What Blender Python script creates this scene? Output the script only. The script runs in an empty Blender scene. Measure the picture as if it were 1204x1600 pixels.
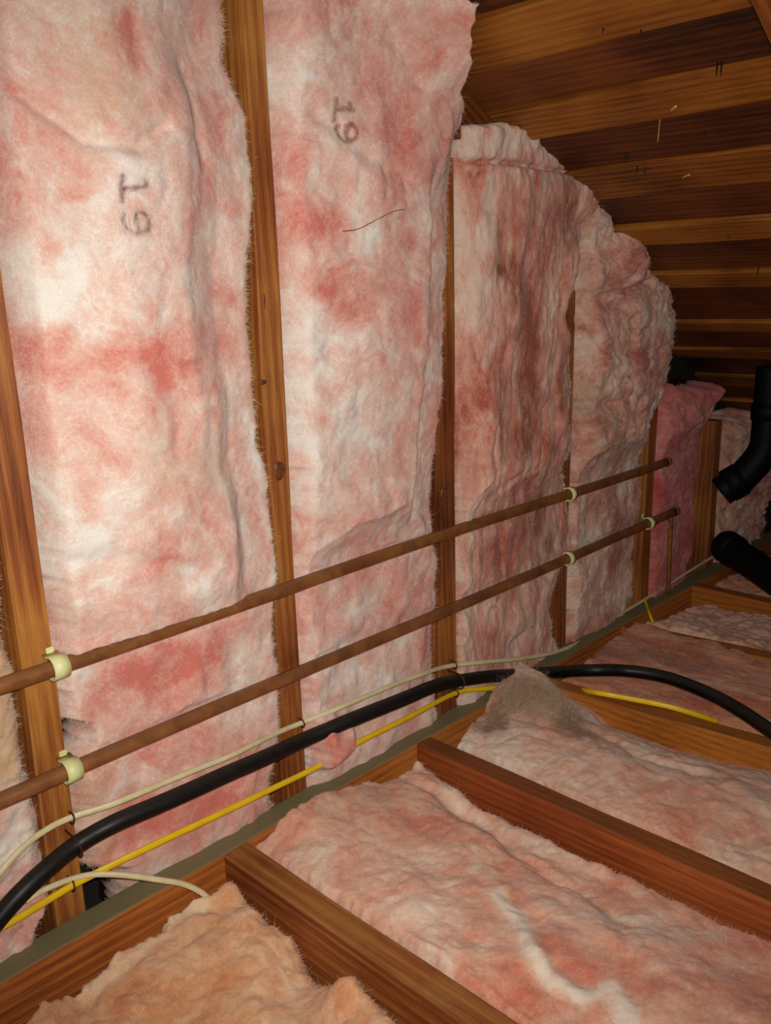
import bpy, bmesh, math, random
import numpy as np
from mathutils import Matrix, Vector

random.seed(5)
RNG = np.random.default_rng(11)
sc = bpy.context.scene
COL = sc.collection

# ------------------------------------------------------------------ camera
# world: X along the gable wall (away from the camera), Y into the wall (stud faces at y = 0), Z up (joist tops at z = 0)
FPX = 1350.9
YAW, PITCH, ROLL = math.radians(44.1645), math.radians(14.3492), math.radians(-1.5846)
CAM = np.array([-0.4387, -1.0269, 0.8218])
_cy, _sy, _cp, _sp = math.cos(YAW), math.sin(YAW), math.cos(PITCH), math.sin(PITCH)
FWD = np.array([_cy * _cp, _sy * _cp, -_sp])
_r = np.array([_sy, -_cy, 0.0]); _u = np.cross(_r, FWD)
RGT = math.cos(ROLL) * _r + math.sin(ROLL) * _u
UPV = -math.sin(ROLL) * _r + math.cos(ROLL) * _u
cd = bpy.data.cameras.new('camera')
cam = bpy.data.objects.new('camera', cd); COL.objects.link(cam)
m = Matrix.Identity(4)
for i in range(3):
    m[i][0], m[i][1], m[i][2], m[i][3] = RGT[i], UPV[i], -FWD[i], CAM[i]
cam.matrix_world = m
cd.sensor_fit = 'VERTICAL'; cd.sensor_height = 36.0; cd.lens = FPX / 1600 * 36.0
cd.clip_start = 0.02; cd.clip_end = 50
sc.camera = cam

# ------------------------------------------------------------------ world, lamp, exposure
w = bpy.data.worlds.new('World'); sc.world = w; w.use_nodes = True
w.node_tree.nodes['Background'].inputs[0].default_value = (0.0, 0.0, 0.0, 1)
w.node_tree.nodes['Background'].inputs[1].default_value = 0.0
ld = bpy.data.lights.new('camera_flash_offscreen', 'SPOT'); ld.energy = 62.0; ld.color = (1.0, 0.97, 0.93); ld.shadow_soft_size = 0.015
ld.spot_size = math.radians(108); ld.spot_blend = 1.0
lo = bpy.data.objects.new('camera_flash_offscreen', ld); COL.objects.link(lo)
lo.location = CAM + RGT * 0.012 + UPV * 0.035 + FWD * 0.01
_aim = FWD          # the flash looks the way the lens looks
lo.rotation_euler = Vector(tuple(_aim)).to_track_quat('-Z', 'Y').to_euler()
sc.view_settings.view_transform = 'Standard'; sc.view_settings.look = 'None'
sc.view_settings.gamma = 1.0; sc.view_settings.use_curve_mapping = False
sc.view_settings.exposure = 0.0


def ray(x, y): return FWD + RGT * ((x - 602) / FPX) - UPV * ((y - 800) / FPX)
def onY(x, y, Y=0.0): d = ray(x, y); return CAM + d * ((Y - CAM[1]) / d[1])
def onZ(x, y, Z=0.0): d = ray(x, y); return CAM + d * ((Z - CAM[2]) / d[2])
def onX(x, y, X=0.0): d = ray(x, y); return CAM + d * ((X - CAM[0]) / d[0])
def W(x, y, h=0.03): q = onY(x, y, -h); return (q[0], q[2])            # photo pixel -> (a, b) on the wall
def G(x, y, z=-0.04): q = onZ(x, y, z); return (q[0], -q[1])            # photo pixel -> (a, b) on the floor
S = 0.4064                                                              # stud spacing
ROOF_S, ROOF_X, ROOF_Z = 0.5, 0.83, 1.16
def roof_z(x): return ROOF_Z - ROOF_S * (x - ROOF_X)
def onRoof(x, y, drop=0.0):
    d = ray(x, y)
    t = -(CAM[2] - (ROOF_Z - drop) + ROOF_S * (CAM[0] - ROOF_X)) / (d[2] + ROOF_S * d[0])
    return CAM + d * t

# ------------------------------------------------------------------ numpy noise
def _hash(ix, iy, iz):
    h = (ix.astype(np.uint32) * np.uint32(374761393)) ^ (iy.astype(np.uint32) * np.uint32(668265263)) ^ (iz.astype(np.uint32) * np.uint32(2246822519))
    h = (h ^ (h >> np.uint32(13))) * np.uint32(1274126177)
    h = h ^ (h >> np.uint32(16))
    return (h & np.uint32(0xffff)).astype(np.float64) / 32767.5 - 1.0
def vnoise(x, y, z):
    x, y, z = np.broadcast_arrays(x, y, z)
    fx, fy, fz = np.floor(x), np.floor(y), np.floor(z)
    ix, iy, iz = fx.astype(np.int64) & 0xffffffff, fy.astype(np.int64) & 0xffffffff, fz.astype(np.int64) & 0xffffffff
    u, v, t = x - fx, y - fy, z - fz
    u = u * u * u * (u * (u * 6 - 15) + 10); v = v * v * v * (v * (v * 6 - 15) + 10); t = t * t * t * (t * (t * 6 - 15) + 10)
    def c(a, b, d): return _hash(ix + a, iy + b, iz + d)
    x00 = c(0, 0, 0) * (1 - u) + c(1, 0, 0) * u; x10 = c(0, 1, 0) * (1 - u) + c(1, 1, 0) * u
    x01 = c(0, 0, 1) * (1 - u) + c(1, 0, 1) * u; x11 = c(0, 1, 1) * (1 - u) + c(1, 1, 1) * u
    return (x00 * (1 - v) + x10 * v) * (1 - t) + (x01 * (1 - v) + x11 * v) * t
def fbm(x, y, z, o=3, g=0.5):
    r = 0; a = 1.0; f = 1.0
    for k in range(o):
        r = r + a * vnoise(x * f + 17.3 * k, y * f + 5.1 * k, z * f + 3.7 * k); a *= g; f *= 2.03
    return r
def billow(x, y, z, o=3):
    r = 0; a = 1.0; f = 1.0
    for k in range(o):
        r = r + a * np.abs(vnoise(x * f + 7.3 * k, y * f + 9.1 * k, z * f + 1.7 * k)); a *= 0.5; f *= 2.1
    return r
def sstep(x): x = np.clip(x, 0, 1); return x * x * (3 - 2 * x)

# ------------------------------------------------------------------ object helpers
def tag(o, label, cat, group=None):
    o['label'] = label; o['category'] = cat
    if group: o['group'] = group
    return o
def link(name, me, mats, parent=None, loc=(0, 0, 0)):
    o = bpy.data.objects.new(name, me); COL.objects.link(o)
    for mt in (mats if isinstance(mats, (list, tuple)) else [mats]): me.materials.append(mt)
    o.location = loc
    if parent: o.parent = parent
    return o
def mesh_np(name, v, f, smooth=True):
    me = bpy.data.meshes.new(name)
    f = np.asarray(f); n, k = f.shape
    me.vertices.add(len(v)); me.vertices.foreach_set('co', np.asarray(v, dtype=np.float32).ravel())
    me.loops.add(n * k); me.loops.foreach_set('vertex_index', f.ravel().astype(np.int32))
    me.polygons.add(n); me.polygons.foreach_set('loop_start', np.arange(0, n * k, k, dtype=np.int32))
    me.polygons.foreach_set('use_smooth', np.full(n, smooth))
    me.update(calc_edges=True); me.validate()
    return me
def beam(name, c0, c1, mat, bev=0.0025, parent=None, rot=None, warp=0.0008, seg_axis=None, frame=None):
    """a sawn timber from corner c0 to c1; object origin at its base centre"""
    c0 = np.array(c0, float); c1 = np.array(c1, float); ctr = (c0 + c1) / 2; ctr[2] = min(c0[2], c1[2])
    bm = bmesh.new(); bmesh.ops.create_cube(bm, size=1)
    d = np.abs(c1 - c0)
    for v in bm.verts: v.co = Vector(((v.co.x) * d[0], v.co.y * d[1], (v.co.z + 0.5) * d[2]))
    ax = int(np.argmax(d))
    n = max(2, int(d[ax] / 0.06))
    bmesh.ops.bevel(bm, geom=list(bm.edges), offset=bev, segments=2, affect='EDGES', profile=0.6)
    for k in range(1, n):
        co = [0, 0, 0]; no = [0, 0, 0]; no[ax] = 1
        co[ax] = -d[ax] / 2 + d[ax] * k / n + (d[2] / 2 if ax == 2 else 0)
        bmesh.ops.bisect_plane(bm, geom=bm.verts[:] + bm.edges[:] + bm.faces[:], plane_co=co, plane_no=no)
    sd = random.random() * 50
    for v in bm.verts:
        t = v.co[ax] * 6 + sd
        for a in range(3):
            if a != ax:
                v.co[a] += warp * math.sin(t + a * 2.1) + warp * 0.6 * math.sin(t * 3.1 + v.co[(a + 1) % 3] * 90 + a)
    me = bpy.data.meshes.new(name); bm.to_mesh(me); bm.free()
    o = link(name, me, mat, parent, tuple(ctr))
    if rot: o.rotation_euler = rot
    return o
def catmull(P, n=10):
    P = np.asarray(P, float); Q = np.vstack([2 * P[0] - P[1], P, 2 * P[-1] - P[-2]]); out = []
    for i in range(1, len(Q) - 2):
        t = np.linspace(0, 1, n, endpoint=False)[:, None]
        a, b, c, d = Q[i - 1], Q[i], Q[i + 1], Q[i + 2]
        out.append(0.5 * (2 * b + (c - a) * t + (2 * a - 5 * b + 4 * c - d) * t * t + (3 * b - a - 3 * c + d) * t ** 3))
    out.append(P[-1:]); return np.vstack(out)
def tube_np(P, ru, rv=None, sides=14, ref=(0, 0, 1), caps=True):
    P = np.asarray(P, float); n = len(P); rv = ru if rv is None else rv
    ru = np.broadcast_to(ru, (n,)); rv = np.broadcast_to(rv, (n,))
    T = np.gradient(P, axis=0); T /= np.linalg.norm(T, axis=1)[:, None]
    r0 = np.array(ref, float); n1 = r0 - T[0] * (T[0] @ r0); n1 /= np.linalg.norm(n1); V = []
    for i in range(n):
        n1 = n1 - T[i] * (T[i] @ n1); n1 /= np.linalg.norm(n1); n2 = np.cross(T[i], n1)
        a = np.linspace(0, 2 * math.pi, sides, endpoint=False)
        V.append(P[i] + np.outer(np.cos(a) * ru[i], n1) + np.outer(np.sin(a) * rv[i], n2))
    F = []
    for i in range(n - 1):
        for j in range(sides):
            k = (j + 1) % sides; F.append((i * sides + j, i * sides + k, (i + 1) * sides + k, (i + 1) * sides + j))
    V = np.vstack(V)
    if caps:
        V = np.vstack([V, P[0], P[-1]]); b = n * sides
        for j in range(sides):
            k = (j + 1) % sides
            F.append((b, k, j, b)); F.append((b + 1, (n - 1) * sides + j, (n - 1) * sides + k, b + 1))
    return V, F
def mesh_py(name, V, F, smooth=True):
    me = bpy.data.meshes.new(name)
    F = [tuple(dict.fromkeys(f)) for f in F]
    me.from_pydata([tuple(v) for v in V], [], F); me.update()
    if smooth: me.polygons.foreach_set('use_smooth', np.ones(len(me.polygons), bool))
    return me
def tube(name, P, ru, mat, rv=None, sides=14, ref=(0, 0, 1), parent=None):
    P = np.asarray(P, float); base = P[len(P) // 2].copy() if parent is None else np.zeros(3)
    V, F = tube_np(P, ru, rv, sides, ref)
    return link(name, mesh_py(name, V - base, F), mat, parent, tuple(base))

# ------------------------------------------------------------------ materials
def lin(r, g, b):
    def c(v): v /= 255.0; return v / 12.92 if v <= 0.04045 else ((v + 0.055) / 1.055) ** 2.4
    return (c(r), c(g), c(b), 1)
class NT:
    def __init__(s, name):
        s.m = bpy.data.materials.new(name); s.m.use_nodes = True; s.t = s.m.node_tree
        s.b = s.t.nodes['Principled BSDF']
    def n(s, typ, **k):
        o = s.t.nodes.new(typ)
        for a, v in k.items():
            if a.startswith('_'): setattr(o, a[1:], v)
        return o
    def l(s, a, b): s.t.links.new(a, b)
    def val(s, sock, v):
        if hasattr(v, 'is_linked') or hasattr(v, 'links'): s.l(v, sock)
        else: sock.default_value = v
    def math(s, op, a, b=0.0, c=None):
        o = s.n('ShaderNodeMath', _operation=op); s.val(o.inputs[0], a); s.val(o.inputs[1], b)
        if c is not None: s.val(o.inputs[2], c)
        return o.outputs[0]
    def mix(s, f, a, b, blend='MIX'):
        o = s.n('ShaderNodeMix', _data_type='RGBA', _blend_type=blend); s.val(o.inputs[0], f); s.val(o.inputs[6], a); s.val(o.inputs[7], b)
        return o.outputs[2]
    def coords(s, scale=(1, 1, 1), rnd=True):
        tc = s.n('ShaderNodeTexCoord'); mp = s.n('ShaderNodeMapping'); mp.inputs['Scale'].default_value = scale
        if rnd:
            oi = s.n('ShaderNodeObjectInfo'); ad = s.n('ShaderNodeVectorMath', _operation='ADD')
            ml = s.math('MULTIPLY', oi.outputs['Random'], 37.0)
            s.l(tc.outputs['Object'], ad.inputs[0]); s.l(ml, ad.inputs[1]); s.l(ad.outputs[0], mp.inputs['Vector'])
        else: s.l(tc.outputs['Object'], mp.inputs['Vector'])
        return mp.outputs[0]
    def noise(s, vec, scale, detail=4, rough=0.55, dist=0.0):
        o = s.n('ShaderNodeTexNoise'); s.l(vec, o.inputs['Vector'])
        o.inputs['Scale'].default_value = scale; o.inputs['Detail'].default_value = detail
        o.inputs['Roughness'].default_value = rough; o.inputs['Distortion'].default_value = dist
        return o.outputs['Fac']
    def ramp(s, f, stops):
        o = s.n('ShaderNodeValToRGB'); s.l(f, o.inputs[0]); e = o.color_ramp.elements
        while len(e) < len(stops): e.new(0.5)
        for q, (p, c) in zip(e, stops): q.position = p; q.color = c if len(c) == 4 else (*c, 1)
        return o.outputs[0]
    def bump(s, h, strength, dist, prev=None):
        o = s.n('ShaderNodeBump'); s.l(h, o.inputs['Height']); o.inputs['Strength'].default_value = strength; o.inputs['Distance'].default_value = dist
        if prev is not None: s.l(prev, o.inputs['Normal'])
        return o.outputs[0]

def wool(name, deep, mid, pale, white, dust, stretch=(1, 1, 1), bias=0.0, contrast=1.0):
    """glass wool: wispy mix of dyed and undyed fibre; attribute 'tint' = (white, pink, dust, ink)"""
    s = NT(name); v = s.coords()
    mp = s.n('ShaderNodeMapping'); mp.inputs['Scale'].default_value = stretch; s.l(v, mp.inputs['Vector']); vs = mp.outputs[0]
    n1 = s.noise(vs, 7.0, 4, 0.55, 1.0); n2 = s.noise(vs, 15.0, 9, 0.60, 1.2); n3 = s.noise(vs, 100.0, 4, 0.7, 2.0)
    f = s.math('ADD', s.math('MULTIPLY', n1, 0.55), s.math('MULTIPLY', n2, 0.45))
    f = s.math('ADD', f, s.math('MULTIPLY', s.math('SUBTRACT', n3, 0.5), 0.20))
    f = s.math('ADD', s.math('MULTIPLY', s.math('SUBTRACT', f, 0.5), contrast), 0.5 + bias)
    th = s.math('ABSOLUTE', s.math('SUBTRACT', s.noise(vs, 13.0, 3, 0.6, 3.0), 0.5))
    th = s.math('SMOOTH_MIN', s.math('SUBTRACT', 1.0, s.math('MULTIPLY', th, 28.0)), 1.0, 0.0); tc_ = s.n('ShaderNodeClamp'); s.l(th, tc_.inputs[0])
    th2 = s.math('ABSOLUTE', s.math('SUBTRACT', s.noise(vs, 31.0, 3, 0.6, 2.4), 0.5))
    t2 = s.n('ShaderNodeClamp'); s.l(s.math('SUBTRACT', 1.0, s.math('MULTIPLY', th2, 26.0)), t2.inputs[0])
    f = s.math('ADD', f, s.math('MULTIPLY', s.math('ADD', tc_.outputs[0], t2.outputs[0]), 0.05))
    f = s.math('SUBTRACT', f, 0.022)
    at = s.n('ShaderNodeAttribute'); at.attribute_name = 'tint'
    sx = s.n('ShaderNodeSeparateColor'); s.l(at.outputs['Color'], sx.inputs[0])
    f = s.math('ADD', f, s.math('MULTIPLY', s.math('SUBTRACT', sx.outputs[0], sx.outputs[1]), 0.15))
    col = s.ramp(f, [(0.30, deep), (0.43, mid), (0.55, pale), (0.68, white)])
    nd = s.noise(vs, 11.0, 7, 0.65, 1.0); na = s.noise(vs, 70.0, 4, 0.6)
    df = s.math('MULTIPLY', sx.outputs[2], s.math('MULTIPLY_ADD', s.math('ADD', nd, na), 1.7, -0.98)); 
    cl = s.n('ShaderNodeClamp'); s.l(df, cl.inputs[0])
    col = s.mix(cl.outputs[0], col, dust)
    n4 = s.noise(v, 420.0, 2, 0.6)
    col = s.mix(0.18, col, s.ramp(n4, [(0.3, (0.45, 0.4, 0.4)), (0.7, (1, 1, 1))]), 'MULTIPLY')
    ink = s.math('MULTIPLY', at.outputs['Alpha'], s.math('MULTIPLY_ADD', s.noise(v, 130.0, 3), 1.5, 0.0))
    ci = s.n('ShaderNodeClamp'); s.l(ink, ci.inputs[0])
    col = s.mix(s.math('MULTIPLY', ci.outputs[0], 0.85), col, lin(108, 56, 50))
    s.l(col, s.b.inputs['Base Color']); s.b.inputs['Roughness'].default_value = 0.95
    s.b.inputs['Specular IOR Level'].default_value = 0.12
    s.b.inputs['Sheen Weight'].default_value = 0.15; s.b.inputs['Sheen Roughness'].default_value = 0.6
    b1 = s.bump(n2, 0.30, 0.010); b2 = s.bump(s.noise(v, 260.0, 4, 0.7, 1.2), 0.35, 0.0025, b1)
    s.b.inputs['Subsurface Weight'].default_value = 0.45; s.b.inputs['Subsurface Radius'].default_value = (1.0, 0.55, 0.45); s.b.inputs['Subsurface Scale'].default_value = 0.006
    s.l(b2, s.b.inputs['Normal'])
    return s.m
def fibre_mat(name, c):
    s = NT(name); s.b.inputs['Base Color'].default_value = c; s.b.inputs['Roughness'].default_value = 0.8
    s.b.inputs['Specular IOR Level'].default_value = 0.2
    return s.m
def wood(name, axis, light, mid, dark, grain=1.0, gloss=0.5, dirt=None, dirt_amt=0.0, low=0.5):
    s = NT(name)
    sc_ = [16.0, 16.0, 16.0]; sc_[axis] = 0.5
    v = s.coords(tuple(sc_)); v1 = s.coords((1, 1, 1))
    rings = s.noise(v, 7.0 * grain, 5, 0.6, 1.4)
    wv = s.n('ShaderNodeTexWave', _wave_type='BANDS', _bands_direction='DIAGONAL')
    s.l(v, wv.inputs['Vector']); wv.inputs['Scale'].default_value = 2.6 * grain; wv.inputs['Distortion'].default_value = 5.0; wv.inputs['Detail'].default_value = 3.0
    fine = s.noise(v, 32.0 * grain, 4, 0.7, 0.5)
    big = s.noise(v1, 3.2, 3, 0.5, 0.3)
    f = s.math('ADD', s.math('MULTIPLY', wv.outputs['Fac'], 0.13), s.math('ADD', s.math('MULTIPLY', rings, 0.45), s.math('MULTIPLY', fine, 0.42)))
    f = s.math('ADD', f, s.math('MULTIPLY', s.math('SUBTRACT', big, 0.5), low * 1.6))
    col = s.ramp(f, [(0.26, dark), (0.5, mid), (0.76, light)])
    if dirt is not None:
        g = s.noise(v1, 14.0, 6, 0.65); ge = s.n('ShaderNodeNewGeometry'); sp = s.n('ShaderNodeSeparateXYZ'); s.l(ge.outputs['Normal'], sp.inputs[0])
        up = s.n('ShaderNodeClamp'); s.l(s.math('MULTIPLY', sp.outputs[2], 1.6), up.inputs[0])
        fd = s.n('ShaderNodeClamp'); s.l(s.math('MULTIPLY', up.outputs[0], s.math('MULTIPLY_ADD', g, 1.3, dirt_amt - 0.65)), fd.inputs[0])
        col = s.mix(fd.outputs[0], col, dirt)
    s.l(col, s.b.inputs['Base Color']); s.b.inputs['Roughness'].default_value = gloss
    s.b.inputs['Specular IOR Level'].default_value = 0.3
    s.l(s.bump(s.math('ADD', rings, fine), 0.35, 0.003), s.b.inputs['Normal'])
    return s.m
def plain(name, c, rough=0.5, metal=0.0, c2=None, scale=30.0, dusty=None, bump=0.0):
    s = NT(name); col = c; v = s.coords()
    n = s.noise(v, scale, 6, 0.6, 0.4)
    if c2 is not None: col = s.ramp(n, [(0.35, c2), (0.65, c)])
    if dusty is not None:
        ge = s.n('ShaderNodeNewGeometry'); sp = s.n('ShaderNodeSeparateXYZ'); s.l(ge.outputs['Normal'], sp.inputs[0])
        up = s.n('ShaderNodeClamp'); s.l(s.math('MULTIPLY', s.math('MULTIPLY', sp.outputs[2], s.noise(v, 55.0, 5, 0.7)), 0.9), up.inputs[0])
        col = s.mix(up.outputs[0], col, dusty)
    if isinstance(col, tuple): s.b.inputs['Base Color'].default_value = col
    else: s.l(col, s.b.inputs['Base Color'])
    s.b.inputs['Roughness'].default_value = rough; s.b.inputs['Metallic'].default_value = metal
    if bump: s.l(s.bump(n, bump, 0.002), s.b.inputs['Normal'])
    return s.m

M = {}
M['wool_fresh'] = wool('glass_wool_fresh_pink', lin(216, 124, 108), lin(227, 168, 150), lin(234, 200, 182), lin(240, 231, 218), lin(208, 174, 130), contrast=1.08)
M['wool_aged'] = wool('glass_wool_aged', lin(170, 84, 66), lin(210, 138, 118), lin(228, 174, 152), lin(236, 212, 192), lin(146, 78, 50), stretch=(1.4, 1.4, 0.45), contrast=1.5)
M['wool_grey'] = wool('glass_wool_greyed', lin(176, 96, 86), lin(212, 148, 130), lin(228, 184, 160), lin(236, 216, 194), lin(150, 112, 82), contrast=1.5)
M['wool_deep'] = wool('glass_wool_deep_pink', lin(164, 54, 52), lin(198, 92, 86), lin(212, 126, 114), lin(220, 166, 150), lin(120, 60, 48))
M['wool_floor'] = wool('glass_wool_attic_floor', lin(214, 126, 98), lin(226, 162, 132), lin(233, 190, 162), lin(240, 220, 198), lin(152, 116, 88), stretch=(1.0, 1.2, 1.0))
M['wool_peach'] = wool('glass_wool_peach', lin(206, 128, 84), lin(222, 160, 114), lin(232, 186, 144), lin(238, 210, 176), lin(150, 108, 74))
M['wool_floor_far'] = wool('glass_wool_floor_dusty', lin(178, 94, 62), lin(208, 130, 94), lin(222, 156, 120), lin(230, 186, 154), lin(128, 88, 60), stretch=(1.6, 0.5, 1.0), contrast=1.3)
M['fib_pink'] = fibre_mat('loose_fibre_pink', lin(238, 196, 182)); M['fib_cream'] = fibre_mat('loose_fibre_cream', lin(236, 214, 180))
M['fib_grey'] = fibre_mat('loose_fibre_grey', lin(196, 170, 140)); M['fib_deep'] = fibre_mat('loose_fibre_deep_pink', lin(206, 120, 108))
M['stud'] = wood('fir_stud', 2, lin(185, 126, 55), lin(144, 79, 34), lin(88, 39, 18), low=0.55)
M['joist'] = wood('fir_joist', 1, lin(178, 102, 50), lin(144, 70, 32), lin(98, 42, 20), low=0.3, dirt=lin(104, 70, 40), dirt_amt=0.5)
M['joist_worn'] = wood('fir_joist_weathered', 1, lin(189, 128, 60), lin(145, 77, 36), lin(77, 36, 18), low=0.25, grain=0.8, dirt=lin(161, 119, 62), dirt_amt=0.28)
M['joist_gold'] = wood('fir_joist_golden', 1, lin(192, 127, 46), lin(171, 100, 32), lin(115, 59, 18), low=0.4, dirt=lin(117, 86, 50), dirt_amt=0.3)
M['rim'] = wood('rim_joist_wood', 0, lin(206, 132, 58), lin(180, 102, 44), lin(116, 56, 26), low=0.5, dirt=lin(122, 113, 79), dirt_amt=1.15)
M['plank_light'] = wood('roof_board_light', 1, lin(171, 109, 37), lin(142, 82, 27), lin(82, 41, 14), low=0.75)
M['plank_dark'] = wood('roof_board_dark', 1, lin(122, 66, 27), lin(88, 43, 18), lin(41, 21, 11), low=0.85)
M['rafter'] = wood('rafter_wood', 0, lin(158, 95, 40), lin(117, 61, 25), lin(71, 32, 13), low=0.4)
M['paper'] = plain('black_building_paper', lin(22, 18, 16), 0.9, c2=lin(12, 10, 9))
M['drywall'] = plain('dusty_drywall', lin(150, 135, 118), 0.9, c2=lin(120, 104, 88))
M['deck'] = plain('dark_roof_deck', lin(40, 24, 14), 0.9, c2=lin(26, 16, 10))
M['copper'] = plain('tarnished_copper', lin(160, 100, 50), 0.45, 0.2, c2=lin(118, 68, 34), scale=26, dusty=lin(124, 92, 60))
M['clip'] = plain('yellowed_plastic_strap', lin(226, 226, 160), 0.5, c2=lin(214, 212, 146))
M['black_cable'] = plain('black_cable_jacket', lin(12, 12, 14), 0.45, c2=lin(8, 8, 10), scale=60, dusty=lin(62, 54, 46), bump=0.1)
M['black_cable'].node_tree.nodes['Principled BSDF'].inputs['Specular IOR Level'].default_value = 0.25
M['yellow_cable'] = plain('yellow_cable_jacket', lin(244, 204, 16), 0.4, c2=lin(232, 186, 14), scale=40, dusty=lin(216, 176, 50))
M['white_cable'] = plain('aged_white_cable_jacket', lin(232, 218, 172), 0.45, c2=lin(214, 194, 142), scale=40, dusty=lin(196, 178, 134))
M['abs'] = plain('black_abs_pipe', lin(9, 9, 11), 0.6, c2=lin(6, 6, 8), scale=50); M['abs'].node_tree.nodes['Principled BSDF'].inputs['Specular IOR Level'].default_value = 0.15
M['staple'] = plain('rusty_staple', lin(96, 58, 32), 0.5, 0.5, c2=lin(62, 36, 22))
M['knot'] = plain('wood_knot', lin(122, 66, 28), 0.5, c2=lin(66, 32, 14), scale=160)
M['nail'] = plain('rusted_nail', lin(48, 34, 26), 0.5, 0.6, c2=lin(30, 22, 18))
M['sliver'] = plain('pale_wood_sliver', lin(222, 170, 90), 0.6)
M['thread'] = plain('dark_red_thread', lin(150, 60, 54), 0.7)

# ------------------------------------------------------------------ the setting
def struct(o): o['kind'] = 'structure'; return o
struct(beam('wall_left', (-1.3, 0.092, -0.16), (3.2, 0.104, 2.3), M['paper'], bev=0.001))
struct(beam('floor', (-1.3, -2.3, -0.165), (3.2, 0.10, -0.152), M['drywall'], bev=0.001))
E_S = np.array([1, 0, -ROOF_S]) / math.hypot(1, ROOF_S); E_N = np.array([ROOF_S, 0, 1]) / math.hypot(1, ROOF_S)
def roof_box(name, x0, x1, lo_off, hi_off, y0, y1, mat, parent=None, bev=0.002, warp=0.0008):
    """box lying in the roof slope between plan positions x0..x1, offsets along the roof normal"""
    L = (x1 - x0) * math.hypot(1, ROOF_S)
    o = beam(name, (-L / 2, y0, 0), (L / 2, y1, hi_off - lo_off), mat, bev=bev, parent=parent, warp=warp)
    xc = (x0 + x1) / 2; base = np.array([xc, (y0 + y1) / 2, roof_z(xc)]) + E_N * lo_off
    o.location = tuple(base); o.rotation_euler = (0, math.atan(ROOF_S), 0)
    return o
ceil_ = struct(roof_box('ceiling', -1.2, 3.15, 0.034, 0.046, -2.3, 0.10, M['deck']))
def to_parent(o, p):
    o.parent = p; o.matrix_parent_inverse = p.matrix_basis.inverted()
bounds = [(-1.00, -.90), (-.81, -.72), (-.62, -.53), (-.43, -.34), (-.24, -.15), (-.05, .04), (.14, .23), (.33, .42), (.525, .61), (.715, .809), (.903, .978), (1.082, 1.171), (1.275, 1.34), (1.461, 1.523), (1.690, 1.737), (1.85, 1.90), (2.02, 2.09), (2.21, 2.29), (2.41, 2.49), (2.61, 2.69), (2.81, 2.89)]
bpy.context.view_layer.update()
for i, (a, b) in enumerate(bounds):
    p_ = roof_box('plank', a + .001, b - .001, -0.006 + random.uniform(-.0015, .0015), 0.030, -2.25, 0.088, M['plank_light']); to_parent(p_, ceil_)
    nx = bounds[i + 1][0] if i + 1 < len(bounds) else 3.1
    q_ = roof_box('plank', b + .001, nx - .001, 0.003 + random.uniform(-.002, .002), 0.032, -2.25, 0.088, M['plank_dark']); to_parent(q_, ceil_)

# gable studs
STUD_W, STUD_D = 0.042, 0.087
stud_lab = {-1: 'fir stud outside the left edge beside the cream batt', 0: 'golden fir stud with both pale pipe straps on its edge',
            1: 'fir stud with a large knot between the two printed pink batts', 2: 'fir stud with a knot beside the brown-streaked batt',
            3: 'narrow stud between the brown-streaked batt and the lumpy batt', 4: 'stud beside the deep pink batt where the pipes end',
            5: 'stud between the deep pink batt and the black drain pipes', 6: 'stud behind the black drain pipes'}
studs = {}
for k in range(-1, 7):
    x1 = k * S
    o = beam('wall_stud', (x1 - STUD_W, 0.0, -0.15), (x1, STUD_D, roof_z(x1) - 0.125), M['stud'], bev=0.002)
    studs[k] = tag(o, stud_lab[k], 'stud')
def knot(k, px, py, r, rz):
    c = onY(px, py, 0.0); o = studs[k]
    n = 14; V = []; F = []
    for j, (rr, yy) in enumerate(((1.0, 0.001), (0.95, -0.0012), (0.55, -0.0018), (0.0, -0.0016))):
        for a in range(n):
            t = 2 * math.pi * a / n; q = rr * (1 + 0.12 * math.sin(3 * t + k))
            V.append((c[0] + r * q * math.cos(t) - o.location[0], yy - o.location[1], c[2] + rz * q * math.sin(t) - o.location[2]))
    for j in range(3):
        for a in range(n): b = (a + 1) % n; F.append((j * n + a, j * n + b, (j + 1) * n + b, (j + 1) * n + a))
    me = mesh_py('knot', V, F); q = link('knot', me, M['knot'], o); q['label'] = 'dark brown knot in the wood'; return q
knot(1, 437, 735, 0.011, 0.015); knot(1, 411, 597, 0.006, 0.004); knot(2, 693, 772, 0.009, 0.012); knot(1, 412, 470, 0.002, 0.012)

# rim joist along the wall, joists, rafters
tag(beam('rim_joist', (-1.1, -0.0424, -0.15), (2.9, -0.0008, 0.0), M['rim'], bev=0.003, warp=0.0012), 'long dusty grey-green topped rim joist running along the foot of the wall', 'joist')
J = [(-.212, -.172), (.2006, .2445), (.6396, .6780), (1.03, 1.07), (1.432, 1.472), (1.795, 1.835), (2.21, 2.25)]
jl = ['floor joist outside the frame beside the peach batt', 'weathered floor joist with raised grain beside the peach batt', 'long red-brown floor joist between two broad pink floor batts',
      'bright golden floor joist under the end of the yellow cable', 'floor joist mostly buried in brownish wool behind the golden joist', 'orange floor joist near the foot of the black drain pipe', 'far floor joist beneath the black drain pipe']
for (a, b), L_ in zip(J, jl):
    gold = 'golden' in L_ or 'orange' in L_ or 'buried' in L_
    o = beam('floor_joist', (a, -2.2, -0.15), (b, -0.0432, 0.0), M['joist_gold' if gold else 'joist_worn' if 'weathered' in L_ else 'joist'], bev=0.003, warp=0.0014)
    if 'golden' in L_:
        me = o.data
        for v in me.vertices: v.co.x += 0.11 * (1.06 - v.co.y) - 0.03
    tag(o, L_, 'joist')
r1 = roof_box('rafter', -1.0, 1.06, -0.085, -0.0065, -0.014, 0.028, M['rafter']); tag(r1, 'rafter lying against the gable wall above the stepped batt', 'rafter')
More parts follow.
